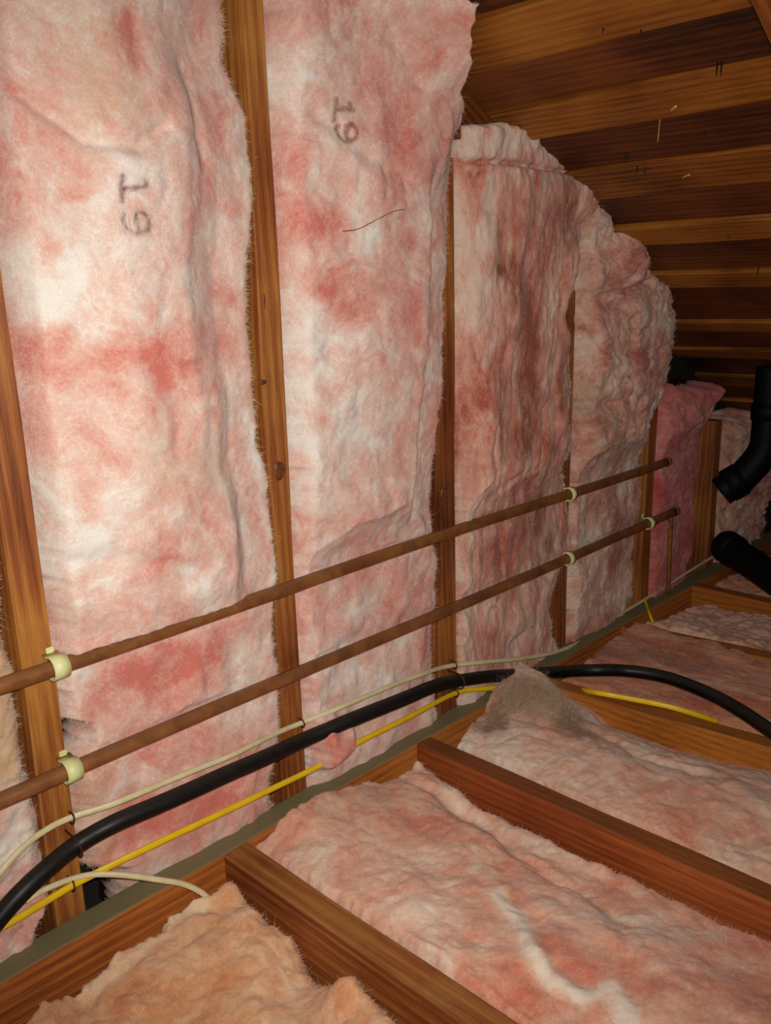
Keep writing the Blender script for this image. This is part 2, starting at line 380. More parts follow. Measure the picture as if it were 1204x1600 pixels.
c_ = onRoof(1182, 28, 0.105)
r2 = roof_box('rafter', -1.0, 2.95, -0.094, -0.0065, c_[1] - 0.042, c_[1], M['rafter']); tag(r2, 'reddish rafter crossing the roof boards at the top corner', 'rafter')

# ------------------------------------------------------------------ glass wool batts
def poly_dist(A, B, pts):
    pts = np.asarray(pts, float); best = np.full(A.shape, 9.0)
    if len(pts) == 1: return np.hypot(A - pts[0][0], B - pts[0][1])
    for (x0, y0), (x1, y1) in zip(pts[:-1], pts[1:]):
        dx, dy = x1 - x0, y1 - y0; t = np.clip(((A - x0) * dx + (B - y0) * dy) / (dx * dx + dy * dy + 1e-12), 0, 1)
        best = np.minimum(best, np.hypot(A - x0 - t * dx, B - y0 - t * dy))
    return best
def curve(pts):
    pts = sorted(pts); xs = np.array([p[0] for p in pts]); ys = np.array([p[1] for p in pts])
    return lambda t: np.interp(t, xs, ys)
NB = [0]
def batt(label, group, plane, Lp, Rp, bot, top, prof, mat, fib, lumps=(), creases=(), paint=(), ink=(), res=0.003, amp=(0.010, 0.006, 0.0022),
         aniso=(1, 1), rough_edge=0.005, er=0.02, back=-0.085, edge_h=-0.03, nf=(2500, 2500), clamp=None, base_tint=(0, 0, 0), flen=1.0, lat=0.0, lumps2=(), tuft=None):
    NB[0] += 1; sd = 13.7 * NB[0]
    Lf, Rf, bf, tf = curve(Lp), curve(Rp), curve(bot), curve(top)
    b0 = min(v for _, v in bot); b1 = max(v for _, v in top)
    wid = np.mean([Rf(t) - Lf(t) for t in np.linspace(b0, b1, 20)])
    nu = max(16, int(wid / res)); nv = max(16, int((b1 - b0) / res))
    s = np.linspace(0, 1, nu); s = 0.5 - 0.5 * np.cos(np.pi * s) * (0.25) - 0.75 * (0.5 - s)      # a little denser at the edges
    s = (s - s[0]) / (s[-1] - s[0])
    t = np.linspace(0, 1, nv); t = t + 0.04 * np.sin(2 * np.pi * t) * -0.4
    Sg, Tg = np.meshgrid(s, t)
    bb, tt = bf(s), tf(s)
    jag = lambda q, o: rough_edge * (fbm(q * 28 + sd, sd + o, 0.5 * o, 2) * 0.8 + fbm(q * 110 + sd, sd + o, 3.3, 2) * 0.5)
    jb, jt_ = jag(s * wid, 1.0), jag(s * wid, 2.0)
    hgt = (tt - bb)[None, :]
    B = bb[None, :] + hgt * Tg + jb[None, :] * np.exp(-hgt * Tg / .02) + jt_[None, :] * np.exp(-hgt * (1 - Tg) / .02)
    bb = bb + jb; tt = tt + jt_
    Lb = Lf(B); Rb = Rf(B); jl_, jr_ = jag(B, 3.0), jag(B, 4.0)
    A = Lb + (Rb - Lb) * Sg + jl_ * np.exp(-(Rb - Lb) * Sg / .02) + jr_ * np.exp(-(Rb - Lb) * (1 - Sg) / .02)
    Lb = Lb + jl_; Rb = Rb + jr_
    # depth profile
    pb = np.array([p[0] for p in prof]); H = np.zeros_like(A)
    rows = []
    for _, keys in prof:
        ks = np.array([k[0] for k in keys]); kh = np.array([k[1] for k in keys]); rows.append((ks, kh))
    vals = np.stack([np.interp(s, *r) for r in rows])                       # (np, nu)
    ker = np.ones(max(3, nu // 28)); ker /= ker.sum()
    shift = 0.022 * fbm(B * 9, sd, 2.2, 3)
    vals = np.stack([np.convolve(np.pad(v, len(ker), mode='edge'), ker, 'same')[len(ker):-len(ker)] for v in vals])
    if len(pb) == 1: H[:] = vals[0][None, :]

    else:
        idx = np.clip(np.searchsorted(pb, B) - 1, 0, len(pb) - 2); fr = sstep((B - pb[idx]) / (pb[idx + 1] - pb[idx]))
        full = np.stack([np.interp(np.clip(Sg + shift * np.sin(np.pi * Sg), 0, 1).ravel(), s, v).reshape(Sg.shape) for v in vals])
        H = np.take_along_axis(full, idx[None], 0)[0] * (1 - fr) + np.take_along_axis(full, (idx + 1)[None], 0)[0] * fr
    wx = A + 0.02 * vnoise(A * 9, B * 9, sd); wy = B + 0.02 * vnoise(A * 9, B * 9, sd + 40)
    ax, ay = aniso
    H = H + amp[0] * fbm(wx * 7 * ax, wy * 7 * ay, sd, 3) + amp[1] * (billow(wx * 20 * ax, wy * 20 * ay, sd + 3, 3) - 0.6) * 1.1
    for (a, b, ra, rb, q) in lumps:
        d = np.sqrt(((A - a) / ra) ** 2 + ((B - b) / rb) ** 2) + 0.18 * vnoise(A * 40, B * 40, sd + 7)
        H = H + q * np.exp(-(d * d) * 1.3)
    for (pts, wd, q) in creases:
        d = poly_dist(A + 0.35 * wd * vnoise(A * 30, B * 30, sd), B + 0.35 * wd * vnoise(A * 30, B * 30, sd + 9), pts); H = H - q * np.exp(-(d / wd) ** 2)
    if clamp is not None: H = clamp(A, B, H)
    for (a, b, ra, rb, q) in lumps2:
        d = np.sqrt(((A - a) / ra) ** 2 + ((B - b) / rb) ** 2) + 0.18 * vnoise(A * 40, B * 40, sd + 7); H = H + q * np.exp(-(d ** 4))
    H = H + amp[2] * fbm(A * 85 * ax, B * 85 * ay, sd + 5, 3)
    # rounded edges
    dd = np.minimum(np.minimum(A - Lb, Rb - A), np.minimum((B - bb[None, :]), (tt[None, :] - B)))
    e = np.clip(dd / er, 0, 1); e = np.sqrt(np.clip(1 - (1 - e) ** 2, 0, 1))
    H = edge_h + (H - edge_h) * e
    if lat: A = A + lat * fbm(A * 40, B * 40, sd + 21, 2) * e; B = B + lat * fbm(A * 40, B * 40, sd + 31, 2) * e
    # tint
    TI = np.zeros((nv, nu, 4)); TI[..., :3] = base_tint
    for (ch, pts, wd, q) in paint:
        jt = 0.45 * wd; d = poly_dist(A + jt * fbm(A * 22, B * 22, sd + 2, 3), B + jt * fbm(A * 22, B * 22, sd + 12, 3), pts)
        TI[..., ch] += q * np.exp(-(d / wd) ** 2)
    for (pts, wd) in ink:
        d = poly_dist(A + 0.0012 * vnoise(A * 180, B * 180, 1), B + 0.0012 * vnoise(A * 180, B * 180, 2), pts)
        TI[..., 3] = np.maximum(TI[..., 3], np.clip(1.25 - d / wd, 0, 1))
    def P3(a, b, h): return np.stack([a, -h, b], -1) if plane == 'wall' else np.stack([a, -b, h], -1)
    front = P3(A, B, H)
    bk = np.stack([P3(A[:, -1], B[:, -1], np.full(nv, back)), P3(A[:, 0], B[:, 0], np.full(nv, back))], 1)
    V = np.concatenate([front, bk], 1); K = nu + 2
    ti = np.concatenate([TI, TI[:, [-1, 0]]], 1)
    i = np.arange(nv - 1)[:, None] * K; j = np.arange(K)[None, :]; j2 = (j + 1) % K
    F = np.stack([i + j, i + j2, i + K + j2, i + K + j], -1).reshape(-1, 4)
    V = V.reshape(-1, 3); ti = ti.reshape(-1, 4)
    # end caps: strips between the front row and the back edge
    caps = []
    for r in (0, nv - 1):
        o0 = r * K; br, bl = o0 + nu, o0 + nu + 1; mid = nu // 2
        q = [(o0 + k + 1, o0 + k, bl, bl) for k in range(mid)] + [(o0 + k + 1, o0 + k, br, br) for k in range(mid, nu - 1)] + [(o0 + mid, bl, br, br)]
        q = np.array(q)[:, :3]
        caps.append(q if r == 0 else q[:, ::-1])
    tri = np.concatenate([F[:, [0, 1, 2]], F[:, [0, 2, 3]]] + caps)
    if plane == 'floor': tri = tri[:, ::-1]
    pm = None
    if len(ink):
        pm = ti[tri, 3].mean(1) > 0.12; ptri = tri[pm]; tri = tri[~pm]
    am, bm_ = float(A.mean()), float(b0)
    base = np.array([am, 0.04, bm_]) if plane == 'wall' else np.array([am, -float(B.mean()), back])
    me = mesh_np('insulation_batt', V - base, tri)
    at = me.color_attributes.new('tint', 'FLOAT_COLOR', 'POINT'); at.data.foreach_set('color', ti.astype(np.float32).ravel())
    o = link('insulation_batt', me, mat, None, tuple(base)); tag(o, label, 'insulation', group)
    if pm is not None:
        us, inv = np.unique(ptri, return_inverse=True)
        pme = mesh_np('printed_number', V[us] - base, inv.reshape(-1, 3))
        pat = pme.color_attributes.new('tint', 'FLOAT_COLOR', 'POINT'); pat.data.foreach_set('color', ti[us].astype(np.float32).ravel())
        po = link('printed_number', pme, mat, o); po['label'] = 'brown printed number 19 turned sideways'
    # loose fibres: many at the torn edges, a few on the face
    nrm = np.cross(np.gradient(front, axis=1), np.gradient(front, axis=0)); nrm /= np.linalg.norm(nrm, axis=-1)[..., None] + 1e-9
    if plane == 'floor': nrm = -nrm
    ne, nfc = int(nf[0] * 2.6), int(nf[1] * 1.3); starts = []; dirs = []
    rr = RNG.random((ne, 3)); ii = (rr[:, 0] * (nv - 1)).astype(int); kk = (rr[:, 1] ** 2 * min(9, nu // 4)).astype(int)
    side = RNG.random(ne) < 0.5; jj = np.where(side, kk, nu - 1 - kk)
    starts.append(front[ii, jj]); ou = np.where(side, -1.0, 1.0)[:, None] * (np.array([1.0, 0, 0]))
    dirs.append(nrm[ii, jj] * 0.5 + ou * RNG.uniform(0.1, 0.9, (ne, 1)) + RNG.normal(0, 0.5, (ne, 3)))
    ii = (RNG.random(nfc) * (nv - 1)).astype(int); jj = (RNG.random(nfc) * (nu - 1)).astype(int)
    tan = RNG.normal(0, 1, (nfc, 3)); starts.append(front[ii, jj]); dirs.append(nrm[ii, jj] * 0.35 + tan * 0.8)
    big = np.ones(0)
    if tuft:
        ta, tb, tr, tn = tuft; cand = np.argwhere(np.hypot(A - ta, B - tb) < tr * (0.6 + 0.4 * RNG.random(A.shape)))
        pk = cand[RNG.integers(0, len(cand), tn)]; starts.append(front[pk[:, 0], pk[:, 1]]); dirs.append(nrm[pk[:, 0], pk[:, 1]] * 0.45 + RNG.normal(0, 0.6, (tn, 3))); big = np.full(tn, 3.2)
    Ps = np.concatenate(starts); D = np.concatenate(dirs); D /= np.linalg.norm(D, axis=1)[:, None]
    n = len(Ps); ln = (0.0025 + 0.008 * RNG.random(n) ** 3.5)[:, None] * flen; ln[n - len(big):] *= 2.4; wv = RNG.normal(0, 1, (n, 3)); wv -= D * (wv * D).sum(1)[:, None]; wv /= np.linalg.norm(wv, axis=1)[:, None]
    cur = RNG.normal(0, 0.9, (n, 1)); sdv = np.cross(D, wv)
    pts = []
    for q in (-0.15, 0.3, 0.65, 1.0):
        c = Ps + D * ln * q + wv * ln * cur * q * q; wd = 0.00017 * (1.15 - q)
        pts += [c - sdv * wd, c + sdv * wd]
    FV = np.stack(pts, 1).reshape(-1, 3); k8 = np.arange(n)[:, None] * 8
    FF = np.concatenate([k8 + np.array([[a, a + 1, a + 3, a + 2]]) for a in (0, 2, 4)])
    fm = mesh_np('loose_fibers', FV - base, FF)
    fo = link('loose_fibers', fm, fib, o); fo['kind'] = 'stuff'; fo['label'] = 'fine loose glass fibres standing off the wool'
    return o

ZU, ZL, PY = 0.3744, 0.2250, -0.020        # the two pipes
def pipe_clamp(over=0.0, slope=1.0, skip_low=False):
    def f(A, B, H):
        env = 0.013 + 0.006 * vnoise(A * 14, B * 14, 4) + 0.003 * vnoise(A * 45, B * 30, 6)
        if over: env = env + np.maximum(0, B - (ZU + 0.014 - over)) * 3.5
        else: env = env + np.maximum(0, B - 0.40) * (0.22 + 6.0 * np.maximum(0, B - 0.40))
        H = np.minimum(H, env)
        for z in (ZU, ZL):
            if not (over and z == ZU): H = np.minimum(H, 0.011 + np.maximum(0, np.abs(B - z) - 0.012) * 0.6)
            else: H = np.minimum(H, np.where(B < z, 0.011 + np.maximum(0, z - B - 0.012) * 0.6, 1.0))
        return H
    return f
def wp(pts, h=0.005): return [(W(x, y, h)[1], W(x, y, h)[0]) for x, y in pts]     # edge polylines: (b, a)
def wl(pts, h=0.045): return [W(x, y, h) for x, y in pts]
def lump(x, y, rx, ry, amp, h=0.03):
    a, b = W(x, y, h); return (a, b, rx, ry, amp)
GW = 'pink glass wool batts between the gable studs'

# printed "19": strokes on the batt face, turned a quarter so the tops point along +x
def digits(px1, px9, h, sz):
    a1, b1 = W(*px1, h); a9, b9 = W(*px9, h); out = []
    k = sz
    out.append(([(a1 - .5 * k, b1 + .42 * k), (a1 - .5 * k, b1 - .42 * k)], 0.0042))
    out.append(([(a1 - .5 * k, b1), (a1 + .5 * k, b1 + .1 * k), (a1 + .36 * k, b1 + .36 * k)], 0.0034))
    loop = [(a9 + .24 * k + .27 * k * math.cos(t), b9 + .02 * k + .36 * k * math.sin(t)) for t in np.linspace(0, 2 * math.pi, 16)]
    out.append((loop, 0.0036))
    out.append(([(a9 + .2 * k, b9 - .36 * k), (a9 - .15 * k, b9 - .38 * k), (a9 - .42 * k, b9 - .2 * k), (a9 - .5 * k, b9 + .1 * k), (a9 - .44 * k, b9 + .3 * k)], 0.0038))
    return out

# --- cream/pink batt left of the first stud
batt('cream topped batt with pink lower half left of the strapped stud', GW, 'wall',
     [(-0.2, -0.405), (1.3, -0.405)], wp([(12, 800), (16, 880), (24, 975), (36, 1060), (46, 1150), (53, 1205), (67, 1235), (78, 1290), (82, 1345), (80, 1380), (88, 1402), (70, 1452)]) + [(0.9, -0.046), (1.3, -0.046), (-0.2, -0.07)],
     [(0, -0.14), (1, -0.13)], [(0, 1.4), (1, 1.28)], [(0, [(0, .01), (.6, .02), (.93, .006), (1, -.01)]), (1.2, [(0, .01), (.6, .02), (.9, -.01), (1, -.03)])],
     M['wool_fresh'], M['fib_cream'], amp=(0.008, 0.008, 0.003), clamp=pipe_clamp(), res=0.004, base_tint=(0.15, 0, 0),
     paint=[(2, wl([(20, 700), (25, 1180)], .01), 0.05, 0.85), (2, wl([(-40, 700), (-40, 1180)], .01), 0.07, 0.7), (0, wl([(30, 1300)], .01), 0.05, 0.5)], nf=(3000, 1500), edge_h=-0.045)

# --- first printed batt
RE1 = [(358, -60), (360, 0), (362, 100), (376, 140), (397, 180), (406, 250), (405, 330), (399, 385), (393, 450), (395, 550), (400, 600), (410, 640), (411, 700), (424, 740), (429, 790), (436, 850), (439, 900), (437, 1000), (442, 1060), (444, 1120), (437, 1190), (430, 1235)]
batt('broad pale pink batt printed 19, beside the strapped stud', GW, 'wall',
     [(1.5, 0.002), (0.3, 0.002), (0.29, 0.002), (0.272, 0.022), (0.255, 0.030), (0.238, 0.024), (0.22, 0.006), (0.12, 0.002), (0.09, 0.002), (0.06, 0.012), (0.045, 0.025), (0.03, 0.05), (-0.02, 0.062), (-0.1, 0.06)],
     wp(RE1) + [(-0.1, 0.35)], [(0, -0.11), (1, -0.11)], [(0, 1.42), (1, 1.30)],
     [(-.1, [(0, -.01), (.1, .004), (.8, .008), (1, 0)]), (.12, [(0, -.005), (.08, .016), (.4, .026), (.76, .024), (.84, .010), (1, .004)]),
      (.30, [(0, -.005), (.06, .022), (.4, .034), (.78, .030), (.86, .012), (1, .006)]), (.45, [(0, -.002), (.05, .034), (.3, .052), (.70, .050), (.79, .018), (1, .008)]),
      (.8, [(0, -.002), (.06, .036), (.35, .062), (.60, .056), (.79, .016), (1, .004)]), (1.4, [(0, -.002), (.06, .042), (.35, .064), (.54, .056), (.76, .016), (1, .002)])],
     M['wool_fresh'], M['fib_cream'], res=0.0026, amp=(0.008, 0.0028, 0.0008), clamp=pipe_clamp(over=0.010),
     lumps=[lump(130, 430, .09, .06, .008), lump(320, 910, .05, .035, .012), lump(130, 950, .06, .03, .010), lump(170, 1230, .05, .04, .012), lump(200, 800, .1, .08, .008)],
     creases=[(wl([(10, 120), (70, 170), (130, 220), (200, 232), (250, 200)]), .010, .012), 
              (wl([(300, 100), (330, 250)]), .012, .008), (wl([(70, 890), (200, 870), (350, 900)]), .012, .006), (wl([(150, 1060), (160, 1180)], .03), .010, .006), (wl([(330, 1000), (310, 1150)], .03), .012, .006)],
     paint=[(1, wl([(195, 20), (205, 100)]), .013, 1.1), (1, wl([(20, 540), (130, 555), (240, 580)]), .030, 1.0), (1, wl([(240, 580), (330, 530)]), .035, .8),
            (1, wl([(230, 830), (230, 860)]), .03, .5), (1, wl([(210, 1060), (330, 1030), (380, 960)], .03), .035, .8), (1, wl([(200, 1290), (350, 1250)], .02), .04, 1.0),
            (0, wl([(110, 470), (190, 480)]), .05, 1.0), (0, wl([(60, 440)]), .04, .8), (0, wl([(130, 790), (150, 850)]), .05, .9), (0, wl([(230, 640)]), .05, .6), (0, wl([(100, 330), (200, 300)]), .05, .6), (0, wl([(60, 950)]), .04, .6), (0, wl([(130, 180)]), .03, .8), (0, wl([(310, 920)]), .035, .5),
            (0, wl([(385, 350), (400, 300), (395, 200)], .01), .02, .9), (0, wl([(385, 650), (430, 850), (438, 1000)], .01), .015, .9),
            (2, wl([(396, 200), (402, 320), (392, 480), (395, 620)], .006), .014, 1.0), (2, wl([(130, 60), (160, 140)]), .05, .45), (2, wl([(250, 700), (330, 760)]), .05, .3), (2, wl([(140, 1230), (170, 1300)], .02), .03, .6)],
     ink=digits((207, 297), (210, 348), 0.062, 0.033), nf=(5000, 3500))

# --- second printed batt
RE2T = [(735, -10), (757, 15), (752, 42), (722, 72), (714, 100), (710, 150)]
RE2 = [(702, 205), (704, 265), (705, 380), (702, 450), (698, 520), (697, 600), (693, 650), (690, 700), (682, 760), (680, 800), (686, 850), (690, 870), (685, 950), (683, 1010), (685, 1050), (690, 1100)]
batt('tall pink batt printed 19 with a torn flap at its top corner', GW, 'wall',
     [(1.6, S + .002), (-.2, S + .002)], wp(RE2, 0.008) + [(b + .004, a + .012) for a, b in (W(757, 15, .165), W(752, 42, .15), W(722, 74, .10), W(714, 100, .08), W(710, 150, .06))] + [(1.6, .66), (-.1, .765)], [(0, -0.10), (1, -0.08)], [(0, 1.36), (.5, 1.30), (.8, 1.25), (1, 1.235)],
     [(-.1, [(0, 0), (.2, .012), (.8, .014), (1, 0)]), (.1, [(0, 0), (.1, .02), (.5, .032), (.8, .026), (1, .004)]), (.3, [(0, 0), (.08, .024), (.5, .042), (.82, .034), (.9, .012), (1, .006)]),
      (.5, [(0, 0), (.06, .03), (.4, .054), (.67, .056), (.75, .018), (1, .008)]), (.95, [(0, 0), (.06, .03), (.4, .058), (.70, .060), (.77, .018), (1, .006)]), (1.05, [(0, 0), (.06, .03), (.4, .06), (.80, .062), (.92, .03), (1, .01)]),
      (1.12, [(0, 0), (.06, .04), (.4, .062), (.9, .072), (1, .07)]), (1.17, [(0, 0.01), (.06, .045), (.4, .068), (.8, .09), (1, .12)]), (1.23, [(0, .02), (.06, .05), (.4, .075), (.75, .12), (1, .175)])],
     M['wool_fresh'], M['fib_pink'], res=0.0026, amp=(0.007, 0.0030, 0.0008), clamp=pipe_clamp(),
     lumps2=[lump(528, 1165, .046, .042, .050, .04)], lumps=[lump(575, 950, .035, .05, .010), lump(520, 230, .06, .04, .006), lump(735, 30, .03, .03, .02)],
     creases=[(wl([(560, 880), (548, 960), (555, 1000)], .035), .010, .008), (wl([(640, 870), (655, 950), (640, 1010)], .035), .010, .008), (wl([(480, 150), (560, 240), (620, 280)]), .012, .006), (wl([(590, 60), (640, 130)]), .012, .006),
              (wl([(500, 1000), (520, 1080)], .03), .010, .006), (wl([(600, 1020), (580, 1080)], .03), .010, .006), (wl([(490, 1110), (570, 1100)], .03), .012, .008)],
     paint=[(1, wl([(470, 260), (520, 340)]), .03, .8), (1, wl([(430, 330), (480, 350)]), .03, .6), (1, wl([(575, 140), (620, 220)]), .03, .6), (1, wl([(440, 30), (520, 10)]), .03, .6), (1, wl([(710, 380), (708, 400)], .01), .015, 1.0), (1, wl([(520, 1150), (560, 1180)], .06), .03, .7), (1, wl([(620, 400), (640, 550)]), .05, .35), (1, wl([(690, 60), (650, 40)]), .03, .6),
            (0, wl([(450, 110), (470, 160)]), .025, .9), (0, wl([(490, 260), (515, 310)]), .018, .8), (0, wl([(500, 550), (490, 600)]), .04, 1.0), (0, wl([(480, 480)]), .05, .7), (0, wl([(480, 700), (560, 720)]), .06, .6), (0, wl([(560, 370)]), .04, .5), (0, wl([(530, 210)]), .03, .6),
            (2, wl([(702, 280), (706, 370)], .008), .014, .9)],
     ink=digits((550, 170), (553, 205), 0.064, 0.031), nf=(5000, 3500))

# --- brown-streaked batt with a stepped top
T3 = [(a, b + .014) for a, b in (W(720, 203, .045), W(800, 206, .06), W(870, 222, .065), W(905, 246, .065), W(930, 276, .065), W(944, 300, .06))]
T3L = 2 * S + .002; T3R = T3[-1][0] + .004
RE3 = [(900, 405), (895, 430), (882, 470), (880, 495), (886, 560), (893, 610), (889, 650), (897, 685), (885, 730), (892, 790), (897, 840), (889, 868), (880, 890), (872, 920), (862, 955), (868, 985), (876, 1012)]
batt('brown-streaked batt with a stepped rounded top under the rafter', GW, 'wall',
     [(1.3, 2 * S + .002), (-.2, 2 * S + .002)], wp(RE3, 0.012) + [(b, a) for a, b in (W(906, 350, .05), W(936, 325, .06))] + [(T3[-1][1], T3R), (1.3, T3R), (-.1, 1.15)],
     [(0, -0.08), (1, -0.06)], [(min(1, max(0, (a - T3L) / (T3R - T3L))), b) for a, b in T3],
     [(-.1, [(0, 0), (.3, .012), (1, 0)]), (.12, [(0, .002), (.1, .03), (.3, .02), (.6, .03), (.9, .02), (1, 0)]), (.3, [(0, .002), (.08, .045), (.2, .045), (.28, .02), (.6, .030), (.9, .022), (1, .004)]),
      (.55, [(0, .002), (.08, .045), (.2, .04), (.27, .02), (.6, .05), (.8, .04), (.9, .02), (1, .01)]), (.8, [(0, .0), (.08, .035), (.3, .055), (.8, .060), (.93, .02), (1, .01)]), (1.0, [(0, 0), (.08, .04), (.3, .07), (.7, .08), (1, .06)]), (1.05, [(0, 0.03), (.08, .05), (.3, .055), (.9, .065), (1, .06)])],
     M['wool_aged'], M['fib_cream'], res=0.0028, aniso=(1.5, .5), er=.010, edge_h=-.006, amp=(0.008, 0.007, 0.0018), clamp=pipe_clamp(), rough_edge=.008,
     lumps=[lump(745, 780, .02, .05, .012), lump(742, 880, .018, .05, .012), lump(870, 530, .02, .03, .012), lump(800, 980, .05, .04, .016), lump(760, 1010, .03, .03, .012), lump(745, 600, .02, .05, .006)],
     creases=[(wl([(748, 530), (765, 630), (777, 780), (770, 850), (765, 930), (752, 1000)], .035), .007, .014), (wl([(850, 640), (850, 740)], .04), .010, .012),
              (wl([(745, 1000), (800, 930), (870, 900)], .03), .010, .012), (wl([(780, 770), (840, 730), (890, 745)], .03), .012, .008), (wl([(790, 830), (800, 900)], .03), .010, .008), (wl([(740, 248), (820, 252), (892, 268)], .07), .005, .016)],
     paint=[(2, wl([(800, 420), (830, 560), (830, 700)], .05), .035, 1.0), (2, wl([(770, 560), (790, 700)], .04), .03, .5), (2, wl([(870, 520), (875, 640)], .04), .03, .7), (2, wl([(850, 700), (860, 860)], .03), .03, .8), (2, wl([(880, 280), (890, 380)], .07), .03, .7), (2, wl([(800, 330), (870, 330)], .07), .05, .3), (2, wl([(800, 860), (840, 800)], .02), .03, .5),
            (1, wl([(745, 560), (750, 700), (748, 800)], .03), .02, .4), (1, wl([(835, 500), (845, 620)], .06), .018, 1.0), (1, wl([(800, 960), (850, 940)], .03), .04, .5), (1, wl([(840, 760)], .04), .03, .7),
            (0, wl([(760, 290), (760, 370)], .06), .03, .9), (0, wl([(740, 220), (860, 235)], .05), .018, .7), (0, wl([(745, 790), (740, 900)], .04), .018, .6), (0, wl([(850, 300)], .07), .03, .5), (0, wl([(870, 530), (880, 680)], .03), .018, .5), (0, wl([(740, 450), (730, 500)], .04), .02, .5)],
     nf=(6000, 4000), base_tint=(0.05, 0, .18),
     lumps2=[lump(742, 690, .024, .085, .022), lump(740, 790, .020, .040, .014), lump(738, 895, .018, .040, .013), lump(736, 985, .018, .035, .012), lump(820, 975, .045, .030, .012), lump(870, 660, .018, .035, .012), lump(800, 730, .022, .02, .010)])

# --- lumpy greyed batt
RE4 = [(1030, 455), (1040, 490), (1040, 530), (1034, 580), (1024, 650), (1014, 700), (1012, 760), (1010, 800), (1003, 870), (1000, 920), (994, 950), (988, 966)]
tp4 = [W(905, 348, .07), W(945, 302, .09), W(965, 345, .09), W(985, 362, .10), W(1012, 368, .10), W(1030, 400, .09)]
a0 = 3 * S + .002; wd4 = tp4[-1][0] - a0
batt('lumpy greyed pink batt with a ball of wool at its torn top', GW, 'wall',
     [(-.2, a0), (.55, a0), (.80, a0 - .012), (.95, a0 - .04), (1.1, a0 - .06)], wp(RE4, 0.03) + [(b, a) for a, b in (W(1028, 420, .09),)] + [(1.05, tp4[-1][0] + .02), (-.1, 1.56)],
     [(0, -0.06), (1, -0.05)], [(0, .985), (.18, 1.005), (.34, .955), (.55, .925), (.8, .91), (1, .87)],
     [(-.1, [(0, 0), (.3, .01), (1, 0)]), (.15, [(0, 0), (.1, .03), (.5, .045), (.85, .04), (1, .01)]), (.4, [(0, 0), (.1, .035), (.4, .055), (.8, .045), (1, .01)]), (.65, [(0, 0), (.08, .04), (.4, .07), (.8, .075), (1, .05)]), (.85, [(0, .0), (.1, .05), (.4, .07), (.8, .08), (1, .07)]), (1.0, [(0, .05), (.5, .08), (1, .08)])],
     M['wool_grey'], M['fib_cream'], res=0.0028, amp=(0.010, 0.012, 0.002), clamp=pipe_clamp(), rough_edge=.012, lat=.003,
     lumps=[lump(990, 405, .045, .05, .035, .08), lump(945, 440, .03, .05, .015, .07), lump(935, 330, .03, .03, .02, .07), lump(950, 550, .06, .07, .015, .06), lump(945, 700, .05, .05, .012, .05), lump(960, 820, .05, .05, .012, .04), lump(930, 300, .02, .02, .02, .08)],
     creases=[(wl([(905, 480), (940, 465), (980, 480)], .06), .012, .016), (wl([(985, 500), (990, 640), (980, 740)], .06), .012, .014), (wl([(905, 640), (960, 630)], .05), .014, .010), (wl([(950, 800), (940, 950)], .03), .012, .010), (wl([(970, 460), (1000, 450), (1020, 440)], .08), .008, .018)],
     paint=[(2, wl([(920, 330), (910, 430)], .06), .03, .5), (2, wl([(930, 620), (980, 720)], .05), .04, .5), 
            (1, wl([(990, 420), (1000, 400)], .1), .03, .8), (1, wl([(895, 975)], .02), .03, 1.2), (1, wl([(980, 800), (970, 880)], .03), .03, .6), (0, wl([(930, 450)], .06), .03, .5), (0, wl([(940, 520), (930, 570)], .06), .04, .5), (0, wl([(935, 690)], .05), .03, .8), (0, wl([(1025, 480), (1038, 520)], .06), .02, .6), (0, wl([(930, 830)], .04), .04, .4)],
     nf=(6000, 4000), base_tint=(0.0, 0, .15))

# --- deep pink batt
a5 = 4 * S + .002
batt('deep rose pink batt with a pale flap, behind the open pipe ends', GW, 'wall',
     [(-.2, a5), (.8, a5)], wp([(1108, 690), (1102, 760), (1096, 800), (1095, 860), (1094, 892)], 0.03) + [(b, a) for a, b in (W(1143, 618, .08), W(1128, 652, .06), W(1112, 668, .04))] + [(.8, 1.9), (-.1, 1.92)],
     [(0, -0.05), (1, -0.05)], [(0, .585), (.25, .565), (.55, .545), (.8, .548), (1, .56)],
     [(-.1, [(0, 0), (.3, .006), (1, 0)]), (.2, [(0, 0), (.15, .02), (.5, .02), (1, .01)]), (.45, [(0, 0), (.1, .03), (.6, .04), (1, .02)]), (.55, [(0, 0), (.3, .03), (.8, .05), (1, .08)])],
     M['wool_deep'], M['fib_deep'], res=0.0035, amp=(0.008, 0.010, 0.003), clamp=pipe_clamp(), rough_edge=.008,
     paint=[(0, wl([(1135, 625), (1120, 645)], .06), .02, 1.4), (2, wl([(1135, 625)], .06), .02, .6)], nf=(2500, 1500))

# --- mottled batt behind the drain pipes, and one more toward the eave
a6 = 5 * S + .004
batt('mottled wool behind the black drain pipes', GW, 'wall', [(-.2, a6), (.7, a6)], [(-.2, a6 + .355), (.7, a6 + .355)], [(0, -.05), (1, -.05)], [(0, .42), (.3, .44), (.6, .36), (1, .33)],
     [(0, [(0, 0), (.2, .03), (1, .01)]), (.4, [(0, 0), (.2, .04), (1, .02)])], M['wool_grey'], M['fib_grey'], res=0.005, amp=(0.014, 0.024, 0.004), rough_edge=.014, base_tint=(0, .2, .25), nf=(1500, 800),
     paint=[(1, wl([(1180, 760)], .03), .05, .8)])

